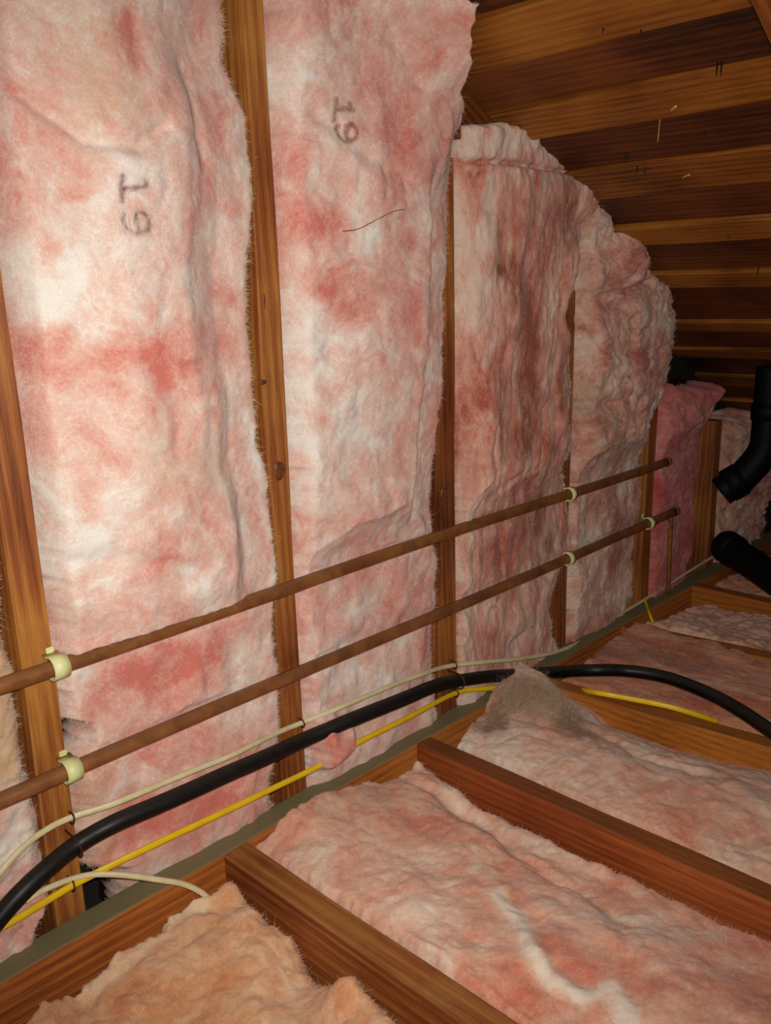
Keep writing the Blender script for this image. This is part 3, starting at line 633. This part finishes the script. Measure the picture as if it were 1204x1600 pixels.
# ------------------------------------------------------------------ batts on the attic floor (b = distance out from the wall)
GF = 'glass wool batts between the floor joists'
def gl(pts, z=-0.05): return [G(x, y, z) for x, y in pts]
def glump(x, y, rx, ry, amp, z=-0.04):
    a, b = G(x, y, z); return (a, b, rx, ry, amp)
FB = dict(back=-0.148, edge_h=-0.12)
batt('peach coloured batt with torn edges in the corner of rim joist and weathered joist', GF, 'floor',
     [(0, -.168), (2.2, -.168)], [(0, .198), (.12, .197), (.22, .196), (.27, .188), (.33, .196), (.40, .194), (2.2, .196)], [(0, .056), (.25, .060), (.5, .052), (.75, .050), (.93, .052), (1, .062)], [(0, 1.9), (1, 1.9)],
     [(.05, [(0, -.04), (.35, -.040), (.5, -.026), (.85, -.016), (1, -.010)]), (.12, [(0, -.05), (.3, -.058), (.5, -.05), (.85, -.030), (1, -.016)]), (.2, [(0, -.055), (.5, -.06), (.9, -.034), (1, -.030)]), (.28, [(0, -.055), (.5, -.06), (.9, -.06), (1, -.062)]), (.36, [(0, -.05), (.5, -.055), (.9, -.035), (1, -.030)]), (.6, [(0, -.05), (.5, -.05), (1, -.05)])],
     M['wool_peach'], M['fib_cream'], res=.003, amp=(.007, .007, .0014), er=.03, rough_edge=.010, lat=.003, nf=(5000, 5000), flen=.9,
     lumps=[glump(550, 1540, .04, .03, .022), glump(60, 1560, .03, .03, .02), glump(410, 1570, .03, .03, .014), glump(370, 1375, .025, .02, .02, -.01)],
     creases=[(gl([(130, 1560), (230, 1490), (300, 1440), (400, 1420)]), .015, .012), (gl([(430, 1430), (470, 1520)]), .015, .006)],
     paint=[(0, gl([(130, 1530), (220, 1450), (300, 1410)], -.03), .022, .9), (1, gl([(250, 1560), (380, 1530)]), .03, .4), (1, gl([(420, 1470), (480, 1530)]), .03, .4), (2, gl([(80, 1570)]), .03, .5)], **FB)
batt('broad pink floor batt spilling over the rim joist, with a white torn streak', GF, 'floor',
     [(0, .247), (2.2, .247)], [(0, .640), (.1, .638), (2.2, .637)], [(0, .02), (.12, .028), (.5, .040), (.7, .048), (.8, .056), (1, .05)], [(0, 1.9), (1, 1.9)],
     [(.03, [(0, -.01), (.2, .022), (.5, .016), (.75, -.02), (.9, -.03), (1, -.015)]), (.12, [(0, -.012), (.2, .008), (.5, .004), (.75, -.012), (.85, -.02), (.93, -.03), (1, -.048)]), (.25, [(0, -.01), (.2, -.004), (.5, -.006), (.72, -.016), (.82, -.046), (.9, -.042), (1, -.055)]),
      (.4, [(0, -.008), (.2, -.01), (.5, -.014), (.72, -.030), (.85, -.055), (.93, -.05), (1, -.07)]), (.55, [(0, -.008), (.3, -.01), (.5, -.016), (.75, -.035), (.9, -.045), (1, -.055)]), (.75, [(0, -.01), (.5, -.02), (.8, -.035), (1, -.036)]), (1.5, [(0, -.02), (.5, -.02), (1, -.03)])],
     M['wool_floor'], M['fib_pink'], res=.003, amp=(.011, .0045, .0010), er=.025, rough_edge=.006, nf=(6000, 7000), flen=1.0,
     lumps=[glump(860, 1510, .05, .05, .012, -.02), glump(500, 1240, .05, .03, .010, .02), glump(650, 1190, .012, .012, .016, -.02)],
     creases=[(gl([(650, 1230), (760, 1265), (800, 1320), (870, 1365)], -.03), .016, .014), (gl([(780, 1400), (815, 1440), (830, 1500), (855, 1535), (905, 1560), (960, 1545), (980, 1600)], -.015), .013, -.004), (gl([(800, 1400), (845, 1470), (865, 1520), (915, 1540)], -.02), .014, .004), (gl([(900, 1370), (980, 1450)], -.03), .018, .010)],
     paint=[(0, gl([(780, 1400), (815, 1440), (830, 1500), (855, 1535), (905, 1560), (960, 1545), (980, 1600)], -.015), .014, 2.4), (2, gl([(440, 1260), (540, 1240), (600, 1225)], .01), .025, .5),
            (1, gl([(860, 1490), (930, 1520)], -.015), .04, .7), (1, gl([(780, 1540), (820, 1570)], -.01), .04, .9), (1, gl([(1100, 1480), (1204, 1500)], -.03), .05, .5), (1, gl([(1060, 1560), (1204, 1590)], -.03), .05, .6), (0, gl([(700, 1250), (860, 1330)], -.05), .014, .7), (0, gl([(600, 1420), (700, 1470)], -.01), .05, .5), (0, gl([(480, 1330)], 0), .04, .4)], **FB)
batt('pink floor batt with a grey dusty tuft reaching the yellow cable', GF, 'floor',
     [(0, .680), (2.2, .680)], [(0, 1.03), (.1, 1.03), (.5, 1.085), (2.2, 1.10)], [(0, .095), (.2, .075), (.45, .048), (.7, .02), (.9, .012), (1, .05)], [(0, 1.9), (1, 1.9)],
     [(.0, [(0, 0), (.4, .012), (.65, .034), (.9, .042), (1, .02)]), (.07, [(0, .0), (.4, .012), (.65, .034), (.9, .03), (1, -.0)]), (.15, [(0, -.006), (.1, .004), (.3, .012), (.6, .02), (.85, .0), (1, -.035)]), (.25, [(0, -.006), (.1, .002), (.4, .008), (.7, -.01), (1, -.065)]), (.4, [(0, -.006), (.1, .002), (.4, .006), (.7, -.02), (1, -.07)]), (.7, [(0, -.006), (.1, .002), (.4, 0), (.7, -.02), (1, -.05)]), (1.5, [(0, 0), (1, -.03)])],
     M['wool_floor'], M['fib_grey'], res=.003, amp=(.009, .0045, .0012), er=.014, rough_edge=.004, nf=(6000, 8000), flen=1.5,
     lumps=[glump(840, 1085, .03, .03, .02, .02)], tuft=(*G(835, 1090, .03), .085, 5000),
     creases=[(gl([(900, 1150), (1000, 1200), (1100, 1230)], -.03), .015, .010)],
     paint=[(2, gl([(770, 1120), (830, 1080), (870, 1090), (910, 1130)], .03), .045, 1.3), (2, gl([(760, 1200), (900, 1230)], .01), .04, .3), (0, gl([(720, 1160), (780, 1170), (900, 1230)], .01), .03, .5), (1, gl([(1080, 1280), (1204, 1330)], -.01), .05, .4)], base_tint=(.15, 0, .12), **FB)
batt('brownish flattened batt beneath the sweep of the black cable', GF, 'floor',
     [(0, 1.06), (.5, 1.125), (2.2, 1.16)], [(0, 1.445), (2.2, 1.455)], [(0, .052), (1, .052)], [(0, 1.9), (1, 1.9)],
     [(.0, [(0, -.03), (.3, -.016), (.8, .0), (1, .012)]), (.15, [(0, -.02), (.3, -.006), (.8, .012), (1, .014)]), (.3, [(0, -.02), (.3, -.01), (.8, .01), (1, .012)]), (.45, [(0, -.02), (.8, .0), (1, -.01)]), (1.5, [(0, -.02), (1, -.02)])],
     M['wool_floor_far'], M['fib_pink'], res=.0035, amp=(.008, .007, .0014), aniso=(1.4, .6), er=.03, rough_edge=.012, nf=(4000, 5000), flen=1.2, base_tint=(0, .2, .3),
     paint=[(2, gl([(920, 1010), (1100, 1040)], 0), .04, .5), (0, gl([(1040, 1040), (1150, 1080)], 0), .015, .6)], **FB)
batt('pink floor batt sagging between the buried joist and the orange joist', GF, 'floor',
     [(0, 1.46), (2.2, 1.476)], [(0, 1.79), (2.2, 1.79)], [(0, .055), (1, .055)], [(0, 1.9), (1, 1.9)],
     [(.0, [(0, .0), (.3, -.02), (.8, -.03), (1, -.03)]), (.2, [(0, .0), (.3, -.02), (.8, -.035), (1, -.03)]), (.4, [(0, -.01), (.5, -.03), (1, -.04)])],
     M['wool_floor'], M['fib_pink'], res=.0045, amp=(.010, .014, .003), er=.03, rough_edge=.010, nf=(2500, 2500), base_tint=(0, .1, .12), **FB)
batt('pink floor batt beneath the low black drain pipe', GF, 'floor',
     [(0, 1.84), (2.2, 1.84)], [(0, 2.205), (2.2, 2.205)], [(0, .055), (1, .055)], [(0, 1.9), (1, 1.9)],
     [(0, [(0, -.02), (.5, -.01), (1, -.03)])], M['wool_floor_far'], M['fib_pink'], res=.006, amp=(.010, .014, .003), er=.03, rough_edge=.010, nf=(1500, 1500), base_tint=(0, .1, .12), **FB)

# ------------------------------------------------------------------ copper pipes, straps
def pipe(name, x0, x1, z, label):
    xs = np.linspace(x0, x1, 60); P = np.stack([xs, np.full(60, PY) + .0012 * np.sin(xs * 5 + z * 9), z + .0022 * np.sin(xs * 4.1 + z * 30)], 1)
    o = tube(name, P, 0.0108, M['copper'], sides=20); tag(o, label, 'pipe')
    e = P[-1] - np.array(o.location)
    V, F = tube_np(np.array([e + (-.010, 0, 0), e + (.0015, 0, 0), e + (.0018, 0, 0)]), [.0125, .0125, .0118], sides=20)
    link('end_fitting', mesh_py('end_fitting', V, F), M['copper'], o)['label'] = 'thicker fitting at the pipe end'
    return o
pipe('copper_pipe', -1.0, 1.652, ZU, 'upper brown copper pipe crossing the batts')
pipe('copper_pipe', -1.0, 1.716, ZL, 'lower brown copper pipe crossing the batts')
P = [(1.690, -.020, ZL - .005), (1.690, -.022, .12), (1.692, -.024, 0.002)]
tag(tube('riser_pipe', catmull(P, 8), .0065, M['copper'], sides=12, ref=(1, 0, 0)), 'thin vertical pipe below the open end of the lower pipe', 'pipe')
def strap(x, z, label, ang=0.0, wd=0.021):
    """plastic half-band over the pipe with a nailed tail against the stud"""
    prof = [(.0135 * math.cos(t), .0135 * math.sin(t)) for t in np.linspace(-2.2, 2.2, 22)]      # (toward room, up)
    prof = [(-.019, prof[0][1] - .002)] + prof + [(-.019, prof[-1][1] + .002)]
    V = []; F = []; th = .0022; n = len(prof)
    for sx in (-wd / 2, wd / 2):
        for off in (0, th):
            for k, (r, u) in enumerate(prof):
                d = math.hypot(r, u) + 1e-9; V.append((sx, -(r + r / d * off), u + u / d * off))
    ix = lambda a, b, k: (a * 2 + b) * n + k
    for k in range(n - 1):
        F += [(ix(0, 1, k), ix(1, 1, k), ix(1, 1, k + 1), ix(0, 1, k + 1)), (ix(0, 0, k + 1), ix(1, 0, k + 1), ix(1, 0, k), ix(0, 0, k)),
              (ix(0, 0, k), ix(0, 1, k), ix(0, 1, k + 1), ix(0, 0, k + 1)), (ix(1, 1, k), ix(1, 0, k), ix(1, 0, k + 1), ix(1, 1, k + 1))]
    F += [(ix(0, 0, 0), ix(1, 0, 0), ix(1, 1, 0), ix(0, 1, 0)), (ix(0, 1, n - 1), ix(1, 1, n - 1), ix(1, 0, n - 1), ix(0, 0, n - 1))]
    o = link('pipe_strap', mesh_py('pipe_strap', V, F), M['clip'], None, (x, PY + .0012 * math.sin(x * 5 + z * 9), z + .0022 * math.sin(x * 4.1 + z * 30))); tag(o, label, 'strap', 'plastic pipe straps')
    bm = bmesh.new(); bmesh.ops.create_cube(bm, size=1)
    for v in bm.verts: v.co = Vector((v.co.x * .010, v.co.y * .003 + .0175, v.co.z * .008 + .018))
    bmesh.ops.bevel(bm, geom=list(bm.edges), offset=.0008, segments=2, affect='EDGES')
    me = bpy.data.meshes.new('nail_tab'); bm.to_mesh(me); bm.free(); link('nail_tab', me, M['clip'], o)['label'] = 'small flat nail tab of the strap'
    return o
strap(-.004, ZU, 'pale yellow strap on the upper pipe at the golden stud'); strap(-.004, ZL, 'pale yellow strap on the lower pipe at the golden stud')
strap(1.187, ZU, 'strap on the upper pipe at the narrow stud beside the lumpy batt', wd=.02); strap(1.189, ZL, 'strap on the lower pipe at the narrow stud beside the lumpy batt', wd=.02); strap(1.566, ZL, 'strap on the lower pipe near its open end', wd=.024)

# ------------------------------------------------------------------ cables
def wpath(pts): return [onY(x, y, -h) for x, y, h in pts]
def zpath(pts): return [onZ(x, y, z) for x, y, z in pts]
blk = wpath([(-120, 1590, .03), (-50, 1495, .03), (0, 1432, .03), (37, 1391, .03), (75, 1356, .026), (120, 1320, .020), (180, 1286, .034), (262, 1251, .042), (360, 1207, .042), (400, 1190, .038), (475, 1156, .026), (550, 1124, .046), (625, 1094, .046), (685, 1070, .030), (740, 1060, .028), (775, 1056, .032), (850, 1051, .045)])
blk += zpath([(920, 1047, .035), (980, 1048, .034), (1040, 1058, .034), (1100, 1080, .034), (1150, 1106, .034), (1204, 1142, .034), (1260, 1185, .036), (1330, 1250, .04)])
tag(tube('black_cable', catmull(blk, 10), .0126, M['black_cable'], sides=18), 'thick black cable sagging along the wall and over the floor', 'cable')
yl = wpath([(-120, 1500, .022), (0, 1450, .022), (120, 1380, .012), (230, 1325, .028), (330, 1278, .028), (430, 1230, .024), (500, 1196, .026), (535, 1174, .028), (575, 1152, .030), (640, 1120, .028), (712, 1083, .016), (760, 1076, .03), (800, 1073, .045)])
yl += [onY(840, 1072, -.055), onY(880, 1074, -.085)] + zpath([(930, 1082, .012), (985, 1092, .010), (1040, 1103, .008), (1082, 1115, -.004), (1120, 1128, -.03)])
tag(tube('yellow_cable', catmull(yl, 10), .0056, M['yellow_cable'], rv=.0034, sides=12), 'flat yellow cable running under the black cable', 'cable')
wt = wpath([(-90, 1450, .02), (-30, 1398, .02), (30, 1330, .018), (70, 1298, .012), (112, 1277, .008), (180, 1255, .026), (262, 1221, .032), (310, 1201, .032), (360, 1181, .030), (395, 1164, .024), (440, 1142, .010), (475, 1128, .008), (530, 1106, .028), (600, 1076, .034), (660, 1053, .028), (700, 1041, .010), (760, 1034, .026), (820, 1028, .028), (870, 1018, .026), (915, 998, .014), (960, 965, .010), (1005, 938, .008), (1060, 903, .008), (1120, 866, .008), (1150, 850, .008)])
tag(tube('white_cable', catmull(wt, 10), .0046, M['white_cable'], rv=.0030, sides=12), 'long off-white cable running above the black cable', 'cable')
w2 = wpath([(40, 1408, .016), (70, 1390, .014), (110, 1374, .012), (150, 1366, .018), (200, 1368, .04), (250, 1375, .055)]) + [onY(285, 1381, -.062), onY(312, 1393, -.068), onY(330, 1408, -.072)]
tag(tube('white_cable', catmull(w2, 10), .0044, M['white_cable'], rv=.0032, sides=12), 'short off-white cable crossing the yellow cable and dropping to the peach batt', 'cable')
y2 = [onY(1006, 934, -.006), onY(1010, 946, -.03), onZ(1014, 958, .006), onZ(1020, 974, -.01)]
tag(tube('yellow_cable', catmull(y2, 8), .0036, M['yellow_cable'], sides=10), 'short yellow cable end hanging over the rim joist', 'cable')
def staple(px, py, h, r, label, tilt=0.0):
    c = onY(px, py, -h); P = []
    for t in np.linspace(-1.9, 1.9, 16): P.append((c[0] + r * math.sin(t) * math.sin(tilt), c[1] - r * 1.05 * math.cos(t) * 1.0, c[2] + r * math.sin(t) * math.cos(tilt)))
    P = [(P[0][0], .002, P[0][2])] + P + [(P[-1][0], .002, P[-1][2])]
    o = tube('cable_staple', catmull(P, 3), .0013, M['staple'], sides=8, ref=(1, 0, 0)); tag(o, label, 'staple', 'wire cable staples')
staple(112, 1279, .008, .0068, 'rusty staple over the white cable at the golden stud', .2)
staple(118, 1321, .020, .016, 'rusty staple over the black cable at the golden stud', -.15)
staple(112, 1383, .012, .0078, 'rusty staple over the yellow cable at the golden stud', .1)
staple(471, 1130, .008, .0068, 'rusty staple over the white cable at the knotted stud')
staple(709, 1039, .010, .0068, 'rusty staple over the white cable at the stud beside the brown-streaked batt')
staple(715, 1064, .028, .016, 'rusty staple over the black cable at the stud beside the brown-streaked batt')
staple(711, 1083, .016, .0078, 'rusty staple over the yellow cable at the stud beside the brown-streaked batt')

# ------------------------------------------------------------------ black drain pipes
def drain(name, P, r, label, ref, collars):
    Q = catmull(P, 10); o = tube(name, Q, r, M['abs'], sides=26, ref=ref); tag(o, label, 'drain pipe')
    base = np.array(o.location)
    for k in collars:
        d = Q[min(k + 1, len(Q) - 1)] - Q[max(k - 1, 0)]; d /= np.linalg.norm(d)
        V, F = tube_np(np.array([Q[k] - d * .022, Q[k] - d * .020, Q[k] + d * .020, Q[k] + d * .022]) - base, [r + .001, r + .005, r + .005, r + .001], sides=26, ref=ref)
        link('collar', mesh_py('collar', V, F), M['abs'], o)['label'] = 'thicker black collar around the pipe'
    return o
def at(x, y, t): return CAM + ray(x, y) * t
e0 = at(1126, 768, 2.36); e1 = at(1162, 742, 2.34); e2 = at(1192, 704, 2.32); e3 = at(1199, 660, 2.32)
top_ = np.array([e3[0], e3[1], roof_z(e3[0]) - .01])
drain('drain_pipe', [e0, (e0 + e1) / 2, e1, e2, e3, e3 * .5 + top_ * .5, top_], .040, 'black drain pipe bending up to the roof', (0, 1, .2), [12, 44])
d0 = at(1130, 850, 2.38); d1 = at(1204, 900, 2.2); dd_ = d1 - d0
drain('drain_pipe', [d0, d0 + dd_ * .5, d1, d1 + dd_, d1 + dd_ * 2.2, d1 + dd_ * 4], .039, 'black drain pipe sloping low over the floor joists', (0, 0, 1), [3])

# ------------------------------------------------------------------ small things: nail points, slivers, thread
def nail(px, py, ln):
    c = onRoof(px, py); dn = np.array([random.uniform(-.15, .15), random.uniform(-.15, .15), -1.0]); dn /= np.linalg.norm(dn)
    V, F = tube_np(np.array([c + E_N * .012, c + dn * ln * .7, c + dn * ln]), [.0014, .0013, .0003], sides=8, ref=(1, 0, 0))
    o = link('nail_point', mesh_py('nail_point', V, F), M['nail']); to_parent(o, ceil_)
for px, py, ln in [(1119, 98, .018), (1125, 97, .020), (974, 240, .012), (980, 242, .014), (996, 254, .022), (1007, 254, .020), (1103, 366, .010), (1137, 362, .014), (1000, 40, .012), (943, 38, .012), (1184, 420, .012), (1100, 205, .01)]: nail(px, py, ln)
def sliver(px0, px1, r, label, dz=0.012):
    a = onRoof(*px0, .004); b = onRoof(*px1, .004 + dz); mid = (a + b) / 2 + np.array([.002, .001, .001])
    o = tube('wood_sliver', catmull([a, mid, b], 5), r, M['sliver'], rv=r * .5, sides=6, ref=(.3, .9, .2)); tag(o, label, 'splinter')
sliver((1039, 180), (1056, 166), .0022, 'pale wood splinter sticking out of a roof board', .01)
sliver((1031, 183), (1027, 222), .0007, 'thin straw-like splinter hanging from a roof board', .03)
sliver((1062, 280), (1077, 273), .0018, 'short pale splinter on a lower roof board', .008)
tp = [onY(535, 361, -.075), onY(560, 357, -.078), onY(590, 342, -.078), onY(615, 330, -.078), onY(632, 327, -.076)]
tag(tube('loose_thread', catmull(tp, 8), .0004, M['thread'], sides=6), 'thin dark red thread lying on the tall printed batt', 'thread')
